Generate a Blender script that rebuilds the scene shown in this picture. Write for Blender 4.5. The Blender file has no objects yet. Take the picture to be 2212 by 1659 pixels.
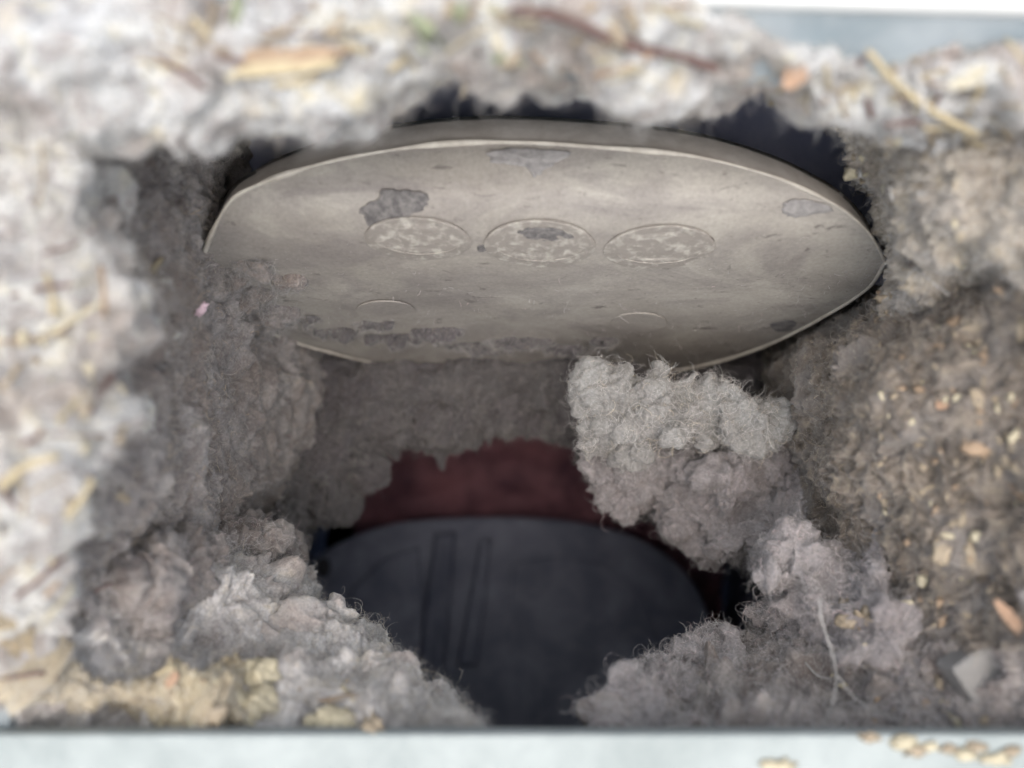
import bpy, bmesh, math, random
import numpy as np
from mathutils import Vector, Matrix, Euler
from mathutils.bvhtree import BVHTree

random.seed(7)
rng = np.random.default_rng(11)
scene = bpy.context.scene
COL = scene.collection
R = math.radians

# ------------------------------------------------------------------ camera
# Everything is laid out in a local frame (x right, y into the hood, z up the picture) in metres and the whole hood is
# tipped back so that its mouth faces up towards the sky.
PITCH = R(-54)
M = Matrix.Translation((0, 0, 1.2)) @ Matrix.Rotation(PITCH, 4, 'X')
cam_d = bpy.data.cameras.new('camera')
cam = bpy.data.objects.new('camera', cam_d)
COL.objects.link(cam)
cam.matrix_world = M @ Matrix.Rotation(R(90), 4, 'X')
cam_d.sensor_width = 36.0
cam_d.lens = 31.17
cam_d.clip_start = 0.005
cam_d.clip_end = 500.0
cam_d.dof.use_dof = True
cam_d.dof.focus_distance = 0.162
cam_d.dof.aperture_fstop = 8.2
scene.camera = cam

# ------------------------------------------------------------------ daylight (bright overcast)
SUN_EL, SUN_AZ = R(53), R(179)
world = bpy.data.worlds.new('World')
scene.world = world
world.use_nodes = True
wn = world.node_tree.nodes
sky = wn.new('ShaderNodeTexSky')
sky.sky_type = 'NISHITA'
sky.sun_disc = False
sky.sun_elevation = SUN_EL
sky.sun_rotation = SUN_AZ
sky.air_density = 0.6
sky.dust_density = 4.0
sky.ozone_density = 0.6
wn['Background'].inputs['Strength'].default_value = 0.13
world.node_tree.links.new(sky.outputs['Color'], wn['Background'].inputs['Color'])
sun_d = bpy.data.lights.new('sun', 'SUN')
sun_d.energy = 1.5
sun_d.angle = R(110)
sun_d.color = (0.95, 1.0, 0.93)
sun = bpy.data.objects.new('sun', sun_d)
COL.objects.link(sun)
sd = Vector((math.sin(SUN_AZ) * math.cos(SUN_EL), math.cos(SUN_AZ) * math.cos(SUN_EL), math.sin(SUN_EL)))
sun.rotation_euler = sd.to_track_quat('Z', 'Y').to_euler()
sun.location = (0, 0, 3)
scene.view_settings.view_transform = 'Standard'
scene.view_settings.look = 'None'
scene.view_settings.gamma = 1.0
scene.view_settings.exposure = 1.1
scene.view_settings.use_curve_mapping = False
scene.render.engine = 'CYCLES'
scene.cycles.max_bounces = 6
scene.cycles.use_adaptive_sampling = True
scene.cycles.adaptive_threshold = 0.03
scene.cycles.diffuse_bounces = 4

# ------------------------------------------------------------------ helpers
K = 1.155 / 2212.0


def P(px, py, y):
    return Vector(((px - 1106.0) * K * y, y, (829.5 - py) * K * y))


def Pn(a):
    a = np.asarray(a, float)
    y = a[..., 2]
    return np.stack([(a[..., 0] - 1106.0) * K * y, y, (829.5 - a[..., 1]) * K * y], -1)


_perm = np.random.default_rng(3).permutation(512)
_perm = np.concatenate([_perm, _perm, _perm]).astype(np.int64)
_g = np.random.default_rng(4).normal(size=(512, 3))
_g /= np.linalg.norm(_g, axis=1)[:, None]


def pnoise(p):
    i = np.floor(p).astype(np.int64)
    f = p - i
    i &= 511
    u = f * f * f * (f * (f * 6 - 15) + 10)
    out = np.zeros(len(p))
    for dx in (0, 1):
        wx = u[:, 0] if dx else 1 - u[:, 0]
        for dy in (0, 1):
            wy = u[:, 1] if dy else 1 - u[:, 1]
            for dz in (0, 1):
                wz = u[:, 2] if dz else 1 - u[:, 2]
                h = _perm[_perm[_perm[(i[:, 0] + dx) & 511] + ((i[:, 1] + dy) & 511)] + ((i[:, 2] + dz) & 511)]
                g = _g[h]
                d = g[:, 0] * (f[:, 0] - dx) + g[:, 1] * (f[:, 1] - dy) + g[:, 2] * (f[:, 2] - dz)
                out += wx * wy * wz * d
    return out * 1.5


def lint_height(p, amp, grain=1.0):
    """woolly relief in metres: soft tufts with creases, pits and fine matted grain"""
    w = np.stack([pnoise(p * 170 + 7), pnoise(p * 170 + 31), pnoise(p * 170 + 57)], -1) * 0.0022
    q = p + w
    h = 0.0042 * pnoise(q * 75 + 3) + 0.0034 * pnoise(q * 125 + 61)
    h += 0.0020 * (np.abs(pnoise(q * 150 + 11)) - 0.25)
    h += 0.0018 * pnoise(q * 290 + 71)
    h += 0.0010 * (np.abs(pnoise(q * 330 + 21)) - 0.25)
    pit = np.clip(pnoise(q * 190 + 91) - 0.22, 0, 1)
    h -= 0.0080 * pit
    # strands felted across the surface in two directions
    a1 = np.stack([q[:, 0] * 160 + q[:, 2] * 120, q[:, 1] * 200, (q[:, 2] - q[:, 0] * 0.7) * 900], -1)
    a2 = np.stack([q[:, 0] * 200 - q[:, 2] * 150, q[:, 1] * 200 + 9, (q[:, 2] * 0.5 + q[:, 0]) * 1000], -1)
    h += grain * 0.00060 * (1 - 2.2 * np.abs(pnoise(a1))) * (pnoise(q * 120 + 33) > -0.05)
    h += grain * 0.00055 * (1 - 2.2 * np.abs(pnoise(a2))) * (pnoise(q * 120 + 83) > 0.0)
    h += grain * 0.00060 * pnoise(q * 760 + 41)
    h += grain * 0.00035 * pnoise(q * 1600 + 51)
    return h * amp


def nodes_of(m):
    m.use_nodes = True
    nt = m.node_tree
    return nt, nt.nodes, nt.links, nt.nodes['Principled BSDF']


def ramp(nd, stops):
    r = nd.new('ShaderNodeValToRGB')
    el = r.color_ramp.elements
    while len(el) < len(stops):
        el.new(0.5)
    for e, (pos, c) in zip(el, stops):
        e.position = pos
        e.color = (*c, 1)
    return r


def noise(nd, lk, co, scale, detail=4.0, rough=0.6, dist=0.0):
    n = nd.new('ShaderNodeTexNoise')
    n.inputs['Scale'].default_value = scale
    n.inputs['Detail'].default_value = detail
    n.inputs['Roughness'].default_value = rough
    n.inputs['Distortion'].default_value = dist
    lk.new(co, n.inputs['Vector'])
    return n


def mix(nd, lk, fac, a, b, mode='MIX'):
    n = nd.new('ShaderNodeMix')
    n.data_type = 'RGBA'
    n.blend_type = mode
    for s, v in ((n.inputs[0], fac), (n.inputs[6], a), (n.inputs[7], b)):
        if hasattr(v, 'links'):
            lk.new(v, s)
        elif isinstance(v, tuple):
            s.default_value = (*v, 1)
        else:
            s.default_value = v
    return n.outputs[2]


def mat_lint(name, stops, blotch, scale=170, bump=0.5):
    m = bpy.data.materials.new(name)
    nt, nd, lk, b = nodes_of(m)
    tc = nd.new('ShaderNodeTexCoord')
    co = tc.outputs['Object']
    n1 = noise(nd, lk, co, scale, 6, 0.65, 0.6)
    r = ramp(nd, stops)
    lk.new(n1.outputs['Fac'], r.inputs[0])
    n2 = noise(nd, lk, co, scale * 0.33, 3, 0.6, 0.4)
    r2 = ramp(nd, [(0.47, (0, 0, 0)), (0.64, (0.9, 0.9, 0.9))])
    lk.new(n2.outputs['Fac'], r2.inputs[0])
    c = mix(nd, lk, r2.outputs[0], r.outputs[0], blotch)
    n3 = noise(nd, lk, co, 1900, 3, 0.7)
    r3 = ramp(nd, [(0.30, (0.55, 0.54, 0.53)), (0.62, (1.12, 1.1, 1.08))])
    lk.new(n3.outputs['Fac'], r3.inputs[0])
    c = mix(nd, lk, 0.8, c, r3.outputs[0], 'MULTIPLY')
    lk.new(c, b.inputs['Base Color'])
    b.inputs['Roughness'].default_value = 1.0
    b.inputs['Specular IOR Level'].default_value = 0.05
    b.inputs['Sheen Weight'].default_value = 0.15
    b.inputs['Subsurface Weight'].default_value = 0.6
    b.inputs['Subsurface Scale'].default_value = 0.0011
    b.inputs['Subsurface Radius'].default_value = (1.0, 0.9, 0.8)
    b.inputs['Sheen Roughness'].default_value = 0.6
    bp = nd.new('ShaderNodeBump')
    bp.inputs['Strength'].default_value = bump
    bp.inputs['Distance'].default_value = 0.0006
    n4 = noise(nd, lk, co, 1300, 5, 0.7, 1.0)
    lk.new(n4.outputs['Fac'], bp.inputs['Height'])
    lk.new(bp.outputs[0], b.inputs['Normal'])
    return m


def mat_fibre(name, stops):
    m = bpy.data.materials.new(name)
    nt, nd, lk, b = nodes_of(m)
    hi = nd.new('ShaderNodeHairInfo')
    r = ramp(nd, stops)
    lk.new(hi.outputs['Random'], r.inputs[0])
    lk.new(r.outputs[0], b.inputs['Base Color'])
    b.inputs['Roughness'].default_value = 0.9
    b.inputs['Specular IOR Level'].default_value = 0.1
    return m


def mat_plain(name, c1, c2, scale=300, rough=0.7, spec=0.3, bump=0.0, metallic=0.0, detail=5, lo=0.38, hi=0.64):
    m = bpy.data.materials.new(name)
    nt, nd, lk, b = nodes_of(m)
    tc = nd.new('ShaderNodeTexCoord')
    n1 = noise(nd, lk, tc.outputs['Object'], scale, detail, 0.65, 0.3)
    r = ramp(nd, [(lo, c1), (hi, c2)])
    lk.new(n1.outputs['Fac'], r.inputs[0])
    lk.new(r.outputs[0], b.inputs['Base Color'])
    b.inputs['Roughness'].default_value = rough
    b.inputs['Specular IOR Level'].default_value = spec
    b.inputs['Metallic'].default_value = metallic
    if bump:
        bp = nd.new('ShaderNodeBump')
        bp.inputs['Strength'].default_value = bump
        bp.inputs['Distance'].default_value = 0.0004
        n2 = noise(nd, lk, tc.outputs['Object'], scale * 3, 5, 0.7)
        lk.new(n2.outputs['Fac'], bp.inputs['Height'])
        lk.new(bp.outputs[0], b.inputs['Normal'])
    return m


def place(o, loc=(0, 0, 0)):
    o.matrix_world = M @ Matrix.Translation(Vector(loc))


def tag(o, label, cat, group=None, kind=None):
    if label:
        o['label'] = label
    if cat:
        o['category'] = cat
    if group:
        o['group'] = group
    if kind:
        o['kind'] = kind
    return o


def empty(name, loc, label, cat, group=None):
    o = bpy.data.objects.new(name, None)
    o.empty_display_size = 0.01
    COL.objects.link(o)
    place(o, loc)
    tag(o, label, cat, group)
    o['_loc'] = list(loc)
    return o


def mesh_obj(name, verts, faces, m, parent=None, loc=None, smooth=True):
    """verts in the hood's local frame; a child is stored relative to its parent's origin"""
    base = Vector(parent['_loc']) if parent is not None else Vector(loc if loc is not None else (0, 0, 0))
    me = bpy.data.meshes.new(name)
    v = np.asarray(verts, float) - np.array(base)
    me.from_pydata(v.tolist(), [], faces)
    me.update()
    if smooth:
        me.shade_smooth()
    me.materials.append(m)
    o = bpy.data.objects.new(name, me)
    COL.objects.link(o)
    o['_loc'] = list(base)
    if parent is not None:
        o.parent = parent
    else:
        place(o, base)
    return o


def bm_obj(name, bm, m, parent=None, loc=None, smooth=False):
    v = [tuple(x.co) for x in bm.verts]
    bm.verts.index_update()
    f = [[q.index for q in fc.verts] for fc in bm.faces]
    bm.free()
    return mesh_obj(name, v, f, m, parent, loc, smooth)


def grid_faces(nu, nv, wrap=False):
    idx = np.arange(nu * nv).reshape(nu, nv)
    if wrap:
        idx = np.concatenate([idx, idx[:1]], 0)
    return np.stack([idx[:-1, :-1], idx[1:, :-1], idx[1:, 1:], idx[:-1, 1:]], -1).reshape(-1, 4).tolist()


def catmull(a, n):
    """resample control rows a (k, ...) to n samples along axis 0"""
    k = len(a)
    t = np.linspace(0, k - 1, n)
    i = np.clip(np.floor(t).astype(int), 0, k - 2)
    f = (t - i).reshape((-1,) + (1,) * (a.ndim - 1))
    p = np.concatenate([2 * a[:1] - a[1:2], a, 2 * a[-1:] - a[-2:-1]], 0)
    p0, p1, p2, p3 = p[i], p[i + 1], p[i + 2], p[i + 3]
    return 0.5 * (2 * p1 + (p2 - p0) * f + (2 * p0 - 5 * p1 + 4 * p2 - p3) * f ** 2 + (3 * p1 - p0 - 3 * p2 + p3) * f ** 3)


def grid_normals(g):
    du = np.gradient(g, axis=0)
    dv = np.gradient(g, axis=1)
    n = np.cross(du, dv)
    n /= np.linalg.norm(n, axis=-1)[..., None] + 1e-12
    return n


def fuzz(name, pts, nor, count, parent, m, length=(0.0008, 0.0052), rad=(0.000013, 0.00003), lift=0.32, curl=0.75, npt=9, r=rng):
    """loose curled fibres standing out of a lint surface"""
    sel = r.integers(0, len(pts), count)
    p = pts[sel] + r.normal(size=(count, 3)) * 0.0002
    n = nor[sel]
    d = r.normal(size=(count, 3))
    d -= (d * n).sum(1)[:, None] * n * 0.8
    d /= np.linalg.norm(d, axis=1)[:, None]
    d = d + n * lift * r.uniform(-0.2, 1.4, (count, 1))
    d /= np.linalg.norm(d, axis=1)[:, None]
    L = length[0] + (length[1] - length[0]) * r.random(count) ** 3.2
    ax = r.normal(size=(count, 3))
    ax /= np.linalg.norm(ax, axis=1)[:, None]
    out = np.zeros((count, npt, 3))
    p = p - n * 0.0003
    for k in range(npt):
        out[:, k] = p
        p = p + d * (L / (npt - 1))[:, None]
        d = d + np.cross(ax, d) * curl * r.uniform(0.3, 1.2, (count, 1)) + r.normal(size=(count, 3)) * 0.16
        d /= np.linalg.norm(d, axis=1)[:, None]
    out -= np.array(parent['_loc'])
    cu = bpy.data.hair_curves.new(name)
    cu.add_curves([npt] * count)
    cu.position_data.foreach_set('vector', out.astype(np.float32).ravel())
    ra = cu.attributes.get('radius') or cu.attributes.new('radius', 'FLOAT', 'POINT')
    rr = rad[0] + (rad[1] - rad[0]) * r.random(count)
    prof = np.linspace(1.0, 0.45, npt)
    ra.data.foreach_set('value', (rr[:, None] * prof).astype(np.float32).ravel())
    cu.materials.append(m)
    o = bpy.data.objects.new(name, cu)
    COL.objects.link(o)
    o.parent = parent
    o['kind'] = 'stuff'
    return o


ALLV, ALLF = [], []          # lint surfaces, for dropping debris on them
_off = [0]


def remember(v, f):
    ALLV.append(v)
    ALLF.extend([[a + _off[0] for a in q] for q in f])
    _off[0] += len(v)


def lint_patch(name, ctrl, nu, nv, amp, m, mf, fib, label, flip=False, grain=1.0, **kw):
    g = Pn(np.array(ctrl, float))
    g = catmull(g, nu)
    g = np.swapaxes(catmull(np.swapaxes(g, 0, 1), nv), 0, 1)
    n = grid_normals(g)
    if flip:
        n = -n
    flat = g.reshape(-1, 3)
    nf = n.reshape(-1, 3)
    v = flat + nf * lint_height(flat, amp, grain)[:, None]
    # nothing grows through the hood's sloping top sheet
    lim = 0.0418 + np.clip(v[:, 1] - 0.1, 0, 1) * 0.31
    v[:, 2] = np.where(v[:, 1] > 0.107, np.minimum(v[:, 2], lim), v[:, 2])
    g2 = v.reshape(g.shape)
    n2 = grid_normals(g2)
    if flip:
        n2 = -n2
    f = grid_faces(nu, nv)
    if not flip:
        f = [q[:] for q in f]
    else:
        f = [q[::-1] for q in f]
    c = v.mean(0)
    o = mesh_obj(name, v, f, m, None, c)
    tag(o, label, 'lint')
    remember(v[::1], f)
    if fib:
        fuzz('fibre', v, n2.reshape(-1, 3), fib, o, mf, **kw)
    return o


def lint_blob(name, lobes, tufts, tuft_r, m, mf, fib, label, amp=0.35, seed=0, voxel=0.0004, **kw):
    """a lump of lint: many soft tufts gathered round a few lobes (px, py, y, rx px, ry px, depth m), fused into one skin"""
    r = np.random.default_rng(seed + 100)
    bm = bmesh.new()
    wts = np.array([l[3] * l[4] for l in lobes], float)
    wts /= wts.sum()
    for i in range(tufts):
        px, py, y, rx, ry, rd = lobes[r.choice(len(lobes), p=wts)]
        d = r.normal(size=3)
        d /= np.linalg.norm(d)
        d *= r.random() ** 0.4
        c = P(px, py, y) + Vector((d[0] * rx * K * y, d[1] * rd, d[2] * ry * K * y))
        t = tuft_r * (0.55 + 0.9 * r.random() ** 1.5)
        mt = Matrix.Translation(c) @ Euler(r.uniform(0, 6, 3)).to_matrix().to_4x4() @ Matrix.Diagonal((t * r.uniform(1, 1.9), t * r.uniform(.4, 1), t * r.uniform(.4, 1), 1))
        bmesh.ops.create_icosphere(bm, subdivisions=2, radius=1.0, matrix=mt)
    me = bpy.data.meshes.new('tmp')
    bm.to_mesh(me)
    bm.free()
    tmp = bpy.data.objects.new('tmp', me)
    COL.objects.link(tmp)
    md = tmp.modifiers.new('r', 'REMESH')
    md.mode = 'VOXEL'
    md.voxel_size = voxel
    sm = tmp.modifiers.new('s', 'SMOOTH')
    sm.factor = 0.5
    sm.iterations = 45
    dg = bpy.context.evaluated_depsgraph_get()
    ev = tmp.evaluated_get(dg).to_mesh()
    n = len(ev.vertices)
    v = np.zeros(n * 3)
    ev.vertices.foreach_get('co', v)
    v = v.reshape(-1, 3)
    nrm = np.zeros(n * 3)
    ev.vertices.foreach_get('normal', nrm)
    nrm = nrm.reshape(-1, 3)
    f = [list(p.vertices) for p in ev.polygons]
    bpy.data.objects.remove(tmp)
    v = v + nrm * lint_height(v + seed * 0.01, amp, 1.6)[:, None]
    c = v.mean(0)
    o = mesh_obj(name, v, f, m, None, c)
    tag(o, label, 'lint')
    remember(v, f)
    if fib:
        fuzz('fibre', v, nrm, fib, o, mf, **kw)
    return o


# ------------------------------------------------------------------ materials
m_hood = mat_plain('painted_hood', (0.205, 0.235, 0.235), (0.29, 0.32, 0.32), 75, 0.5, 0.35, 0.08, 0, 7, 0.30, 0.60)
m_hood_in = mat_plain('dusty_hood', (0.20, 0.24, 0.265), (0.29, 0.325, 0.35), 90, 0.7, 0.3, 0.1)
m_veil = mat_plain('veil_blue_sheet', (0.16, 0.175, 0.26), (0.22, 0.235, 0.32), 60, 0.6, 0.3, 0.05)  # bluish tone stands for lens haze in the dark gap
m_edge = mat_plain('lit_edge', (0.55, 0.57, 0.57), (0.64, 0.65, 0.65), 60, 0.35, 0.5, 0.03)  # hood paint made paler, painting the light that catches the edge
m_wall = mat_plain('wall_paint', (0.36, 0.36, 0.375), (0.41, 0.41, 0.42), 20, 0.8, 0.2, 0.05)
m_duct = mat_plain('duct_metal', (0.12, 0.135, 0.21), (0.17, 0.185, 0.26), 60, 0.6, 0.4, 0.05)  # bluish lift paints lens haze into the dark duct
m_inner = mat_plain('dark_plate', (0.062, 0.070, 0.105), (0.125, 0.135, 0.18), 60, 0.6, 0.4, 0.15)  # blue tint stands for haze over the dark plate
m_red = mat_plain('red_brown', (0.085, 0.042, 0.058), (0.19, 0.088, 0.105), 70, 0.75, 0.2, 0.3)
m_black = mat_plain('hole_shade', (0.015, 0.016, 0.02), (0.03, 0.03, 0.035), 200, 0.8, 0.2)
m_lint_l = mat_lint('lint_pale', [(0.30, (0.150, 0.130, 0.121)), (0.42, (0.310, 0.294, 0.288)), (0.54, (0.451, 0.458, 0.460)), (0.68, (0.517, 0.482, 0.374))], (0.273, 0.241, 0.222), 170)
m_lint_t = mat_lint('lint_top', [(0.30, (0.180, 0.161, 0.157)), (0.43, (0.342, 0.336, 0.338)), (0.55, (0.484, 0.502, 0.515)), (0.68, (0.541, 0.497, 0.374))], (0.314, 0.278, 0.258), 170)
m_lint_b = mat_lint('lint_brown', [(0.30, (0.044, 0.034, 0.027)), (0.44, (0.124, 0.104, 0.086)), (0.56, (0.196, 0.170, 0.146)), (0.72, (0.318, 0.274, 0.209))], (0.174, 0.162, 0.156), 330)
m_lint_g = mat_lint('lint_grey', [(0.28, (0.134, 0.124, 0.127)), (0.45, (0.218, 0.206, 0.213)), (0.60, (0.279, 0.265, 0.275)), (0.74, (0.313, 0.292, 0.289))], (0.234, 0.214, 0.220), 170)
m_lint_d = mat_lint('lint_film_and_shade', [(0.28, (0.050, 0.045, 0.048)), (0.45, (0.080, 0.076, 0.080)), (0.60, (0.105, 0.100, 0.103)), (0.74, (0.131, 0.122, 0.116))], (0.086, 0.078, 0.086), 170)  # plate film's own tone; on arch and collar it paints deep shade
m_lint_u = mat_lint('lint_tan_grey', [(0.30, (0.123, 0.103, 0.087)), (0.43, (0.280, 0.249, 0.213)), (0.56, (0.403, 0.370, 0.325)), (0.70, (0.526, 0.448, 0.325))], (0.336, 0.319, 0.302), 260)
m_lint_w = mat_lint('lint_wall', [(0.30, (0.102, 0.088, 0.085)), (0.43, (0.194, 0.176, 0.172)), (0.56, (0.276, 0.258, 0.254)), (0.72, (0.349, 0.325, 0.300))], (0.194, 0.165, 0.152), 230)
m_lint_p = mat_lint('lint_pile', [(0.30, (0.220, 0.197, 0.195)), (0.42, (0.441, 0.426, 0.429)), (0.54, (0.617, 0.606, 0.608)), (0.70, (0.661, 0.612, 0.532))], (0.397, 0.355, 0.342), 190)
m_lint_y = mat_lint('lint_yellow', [(0.28, (0.238, 0.189, 0.123)), (0.45, (0.370, 0.313, 0.219)), (0.60, (0.436, 0.385, 0.284)), (0.74, (0.475, 0.438, 0.342))], (0.330, 0.294, 0.238), 150)
m_lint_c = mat_lint('lint_clump', [(0.28, (0.184, 0.182, 0.180)), (0.45, (0.245, 0.244, 0.239)), (0.60, (0.278, 0.282, 0.281)), (0.74, (0.295, 0.299, 0.299))], (0.236, 0.230, 0.227), 120)
f_pale = mat_fibre('fibre_pale', [(0.0, (0.30, 0.27, 0.26)), (0.5, (0.50, 0.49, 0.48)), (0.85, (0.58, 0.57, 0.55)), (1.0, (0.60, 0.52, 0.38))])
f_brown = mat_fibre('fibre_brown', [(0.0, (0.20, 0.16, 0.13)), (0.5, (0.36, 0.32, 0.28)), (0.85, (0.48, 0.45, 0.42)), (1.0, (0.55, 0.42, 0.26))])
f_grey = mat_fibre('fibre_grey', [(0.0, (0.30, 0.28, 0.28)), (0.5, (0.44, 0.42, 0.42)), (0.9, (0.56, 0.54, 0.54)), (1.0, (0.60, 0.45, 0.46))])
f_dark = mat_fibre('fibre_dark', [(0.0, (0.18, 0.17, 0.17)), (0.5, (0.30, 0.29, 0.29)), (0.9, (0.40, 0.39, 0.38)), (1.0, (0.45, 0.40, 0.32))])

# ------------------------------------------------------------------ the wall and the hood
wv = [(-0.6, 0.205, -0.6), (0.6, 0.205, -0.6), (0.6, 0.205, 0.6), (-0.6, 0.205, 0.6)]


def plate_with_hole(x0, x1, z0, z1, y, cx, cz, r, n=72, thick=0.003):
    """rectangular sheet with a round hole, given real thickness"""
    ring, rect = [], []
    for i in range(n):
        a = 2 * math.pi * i / n
        ca, sa = math.cos(a), math.sin(a)
        ring.append((cx + r * ca, cz + r * sa))
        t = min(((x1 - cx) / ca if ca > 1e-9 else (x0 - cx) / ca if ca < -1e-9 else 9e9),
                ((z1 - cz) / sa if sa > 1e-9 else (z0 - cz) / sa if sa < -1e-9 else 9e9))
        rect.append((cx + t * ca, cz + t * sa))
    # snap the nearest rays to the corners
    for (x, z) in ((x0, z0), (x0, z1), (x1, z0), (x1, z1)):
        j = min(range(n), key=lambda k: (rect[k][0] - x) ** 2 + (rect[k][1] - z) ** 2)
        rect[j] = (x, z)
    v = [(a, y, b) for a, b in ring] + [(a, y, b) for a, b in rect] + [(a, y + thick, b) for a, b in ring] + [(a, y + thick, b) for a, b in rect]
    f = []
    for i in range(n):
        j = (i + 1) % n
        f.append([i, j, n + j, n + i])
        f.append([2 * n + i, 3 * n + i, 3 * n + j, 2 * n + j])
        f.append([i, 2 * n + i, 2 * n + j, j])
        f.append([n + i, n + j, 3 * n + j, 3 * n + i])
    return v, f


def rbox(x0, x1, y0, y1, z0, z1, bev=0.0006, seg=2):
    bm = bmesh.new()
    bmesh.ops.create_cube(bm, size=1.0)
    for v in bm.verts:
        v.co = Vector(((x0 + x1) / 2 + v.co.x * (x1 - x0), (y0 + y1) / 2 + v.co.y * (y1 - y0), (z0 + z1) / 2 + v.co.z * (z1 - z0)))
    if bev:
        bmesh.ops.bevel(bm, geom=bm.edges[:], offset=bev, segments=seg, affect='EDGES', profile=0.5)
    return bm


HX0, HX1 = -0.0668, 0.0790
v, f = plate_with_hole(-0.7, 0.7, -0.7, 0.7, 0.246, 0.005, -0.05, 0.135, 72, 0.004)
wall = mesh_obj('wall', v, f, m_wall, None, (0, 0.246, 0), False)
tag(wall, 'pale grey wall surface behind the top edge of the vent hood', 'wall', kind='structure')

hood = empty('vent_hood', (0.006, 0.24, -0.15), 'pale blue-grey painted vent hood box framing the lint-choked opening', 'vent hood')
# front sill: a folded lip facing the viewer
bm = rbox(-0.10, 0.11, 0.1145, 0.1175, -0.0815, -0.04525, 0.0007, 3)
bm_obj('front_lip', bm, m_hood, hood)
bm_obj('floor_panel', rbox(HX0 + 0.0002, HX1 - 0.0002, 0.1177, 0.2455, -0.1565, -0.154, 0), m_hood_in, hood)
bm_obj('lower_front_panel', rbox(HX0 + 0.0002, HX1 - 0.0002, 0.1152, 0.1176, -0.157, -0.0817, 0), m_hood_in, hood)


def side_panel(x0, x1, y0):
    prof = [(y0, -0.157), (0.2455, -0.157), (0.2455, 0.088), (y0, 0.041 + (y0 - 0.1) * 0.32)]
    v = [(x, y, z) for x in (x0, x1) for y, z in prof]
    f = [[0, 1, 2, 3], [7, 6, 5, 4]] + [[i, 4 + i, 4 + (i + 1) % 4, (i + 1) % 4] for i in range(4)]
    return mesh_obj('side_panel', v, f, m_hood_in, hood, None, False)


side_panel(HX0 - 0.0025, HX0, 0.1178)
side_panel(HX1, HX1 + 0.0025, 0.1005)
bm_obj('gap_veil_panel', rbox(HX0 + 0.0004, HX1 - 0.0004, 0.1780, 0.1800, 0.020, 0.0640, 0.0003), m_veil, hood)  # added sheet behind the damper, its blue painting haze into the gap
# top panel, slightly out of level, with a rolled front edge coloured paler as if lit
ang = R(1.55)
tilt = Matrix.Translation((0, 0, 0.04275)) @ Matrix.Rotation(ang, 4, 'Y')
bm = rbox(-0.09, 0.10, 0.0, 0.0095, 0.0, 0.0020, 0.0003)
bm.transform(tilt @ Matrix.Translation((0, 0.0998, 0.0002)) @ Matrix.Rotation(R(-40), 4, 'X'))
bm_obj('sloped_flange', bm, m_hood_in, hood)
bm = rbox(-0.09, 0.10, 0.0012, 0.1520, 0.0, 0.0022, 0.0003)
bm.transform(tilt @ Matrix.Translation((0, 0.0998, 0.0012)) @ Matrix.Rotation(R(19), 4, 'X'))
bm_obj('top_panel', bm, m_hood_in, hood)
bm = bmesh.new()
bmesh.ops.create_cone(bm, cap_ends=True, segments=16, radius1=0.0014, radius2=0.0014, depth=0.19)
bm.transform(Matrix.Translation((0.005, 0.0995, 0.0440)) @ Matrix.Rotation(ang, 4, 'Y') @ Matrix.Rotation(R(90), 4, 'Y'))
bm_obj('rolled_edge', bm, m_edge, hood, smooth=True)

# duct going back from the hood
duct = empty('duct', (0.0016, 0.23, -0.072), 'dark round metal duct running back behind the lint', 'duct')
n = 64
vv, ff = [], []
DR = 0.078
for (y, r) in ((0.228, DR), (0.36, DR), (0.36, DR + 0.0015), (0.228, DR + 0.0015)):
    for i in range(n):
        a = 2 * math.pi * i / n
        vv.append((0.0016 + r * math.cos(a), y, -0.072 + r * math.sin(a)))
for k in range(4):
    for i in range(n):
        j = (i + 1) % n
        ff.append([k * n + i, ((k + 1) % 4) * n + i, ((k + 1) % 4) * n + j, k * n + j])
mesh_obj('pipe', vv, ff, m_duct, duct)
v, f = plate_with_hole(HX0 + 0.0003, HX1 - 0.0003, -0.1535, 0.0900, 0.2395, 0.0016, -0.072, 0.0770, 64, 0.002)
mesh_obj('collar_plate', v, f, m_duct, duct, None, False)

# red-brown board at the end of the duct
bm = bmesh.new()
bmesh.ops.create_grid(bm, x_segments=60, y_segments=60, size=0.5)
for q in bm.verts:
    x, z = 0.0085 + q.co.x * 0.134, q.co.y * 0.152
    h = pnoise(np.array([[x * 60, z * 200, 0.5]]))[0] * 0.0035 + pnoise(np.array([[x * 200, z * 500, 2.5]]))[0] * 0.0005
    q.co = Vector((0.0016 + x, 0.325 + h - z * 0.25, -0.072 + z))
bd = bm_obj('backing_board', bm, m_red, None, (0.0016, 0.325, -0.072), True)
sol = bd.modifiers.new('thickness', 'SOLIDIFY')
sol.thickness = 0.003
sol.offset = 1
tag(bd, 'dull red-brown board deep in the duct above the dark plate', 'board')

# dark ribbed inner plate low in the duct
ipl = empty('inner_plate', P(1110, 1560, 0.262), 'dark grey rounded inner plate with raised ribs deep in the hole', 'inner plate')


def inner_pt(px, py, lift=0.0):
    y = 0.288 - (py - 1120) / 450.0 * 0.026
    return P(px, py, y - lift)


def arc_outline(cx, cy, rx, ry, n=72, pw=2.3):
    o = []
    for i in range(n):
        a = 2 * math.pi * i / n
        c, s = math.cos(a), math.sin(a)
        o.append((cx + rx * abs(c) ** (2 / pw) * (1 if c > 0 else -1), cy + ry * abs(s) ** (2 / pw) * (1 if s > 0 else -1)))
    return o


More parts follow.
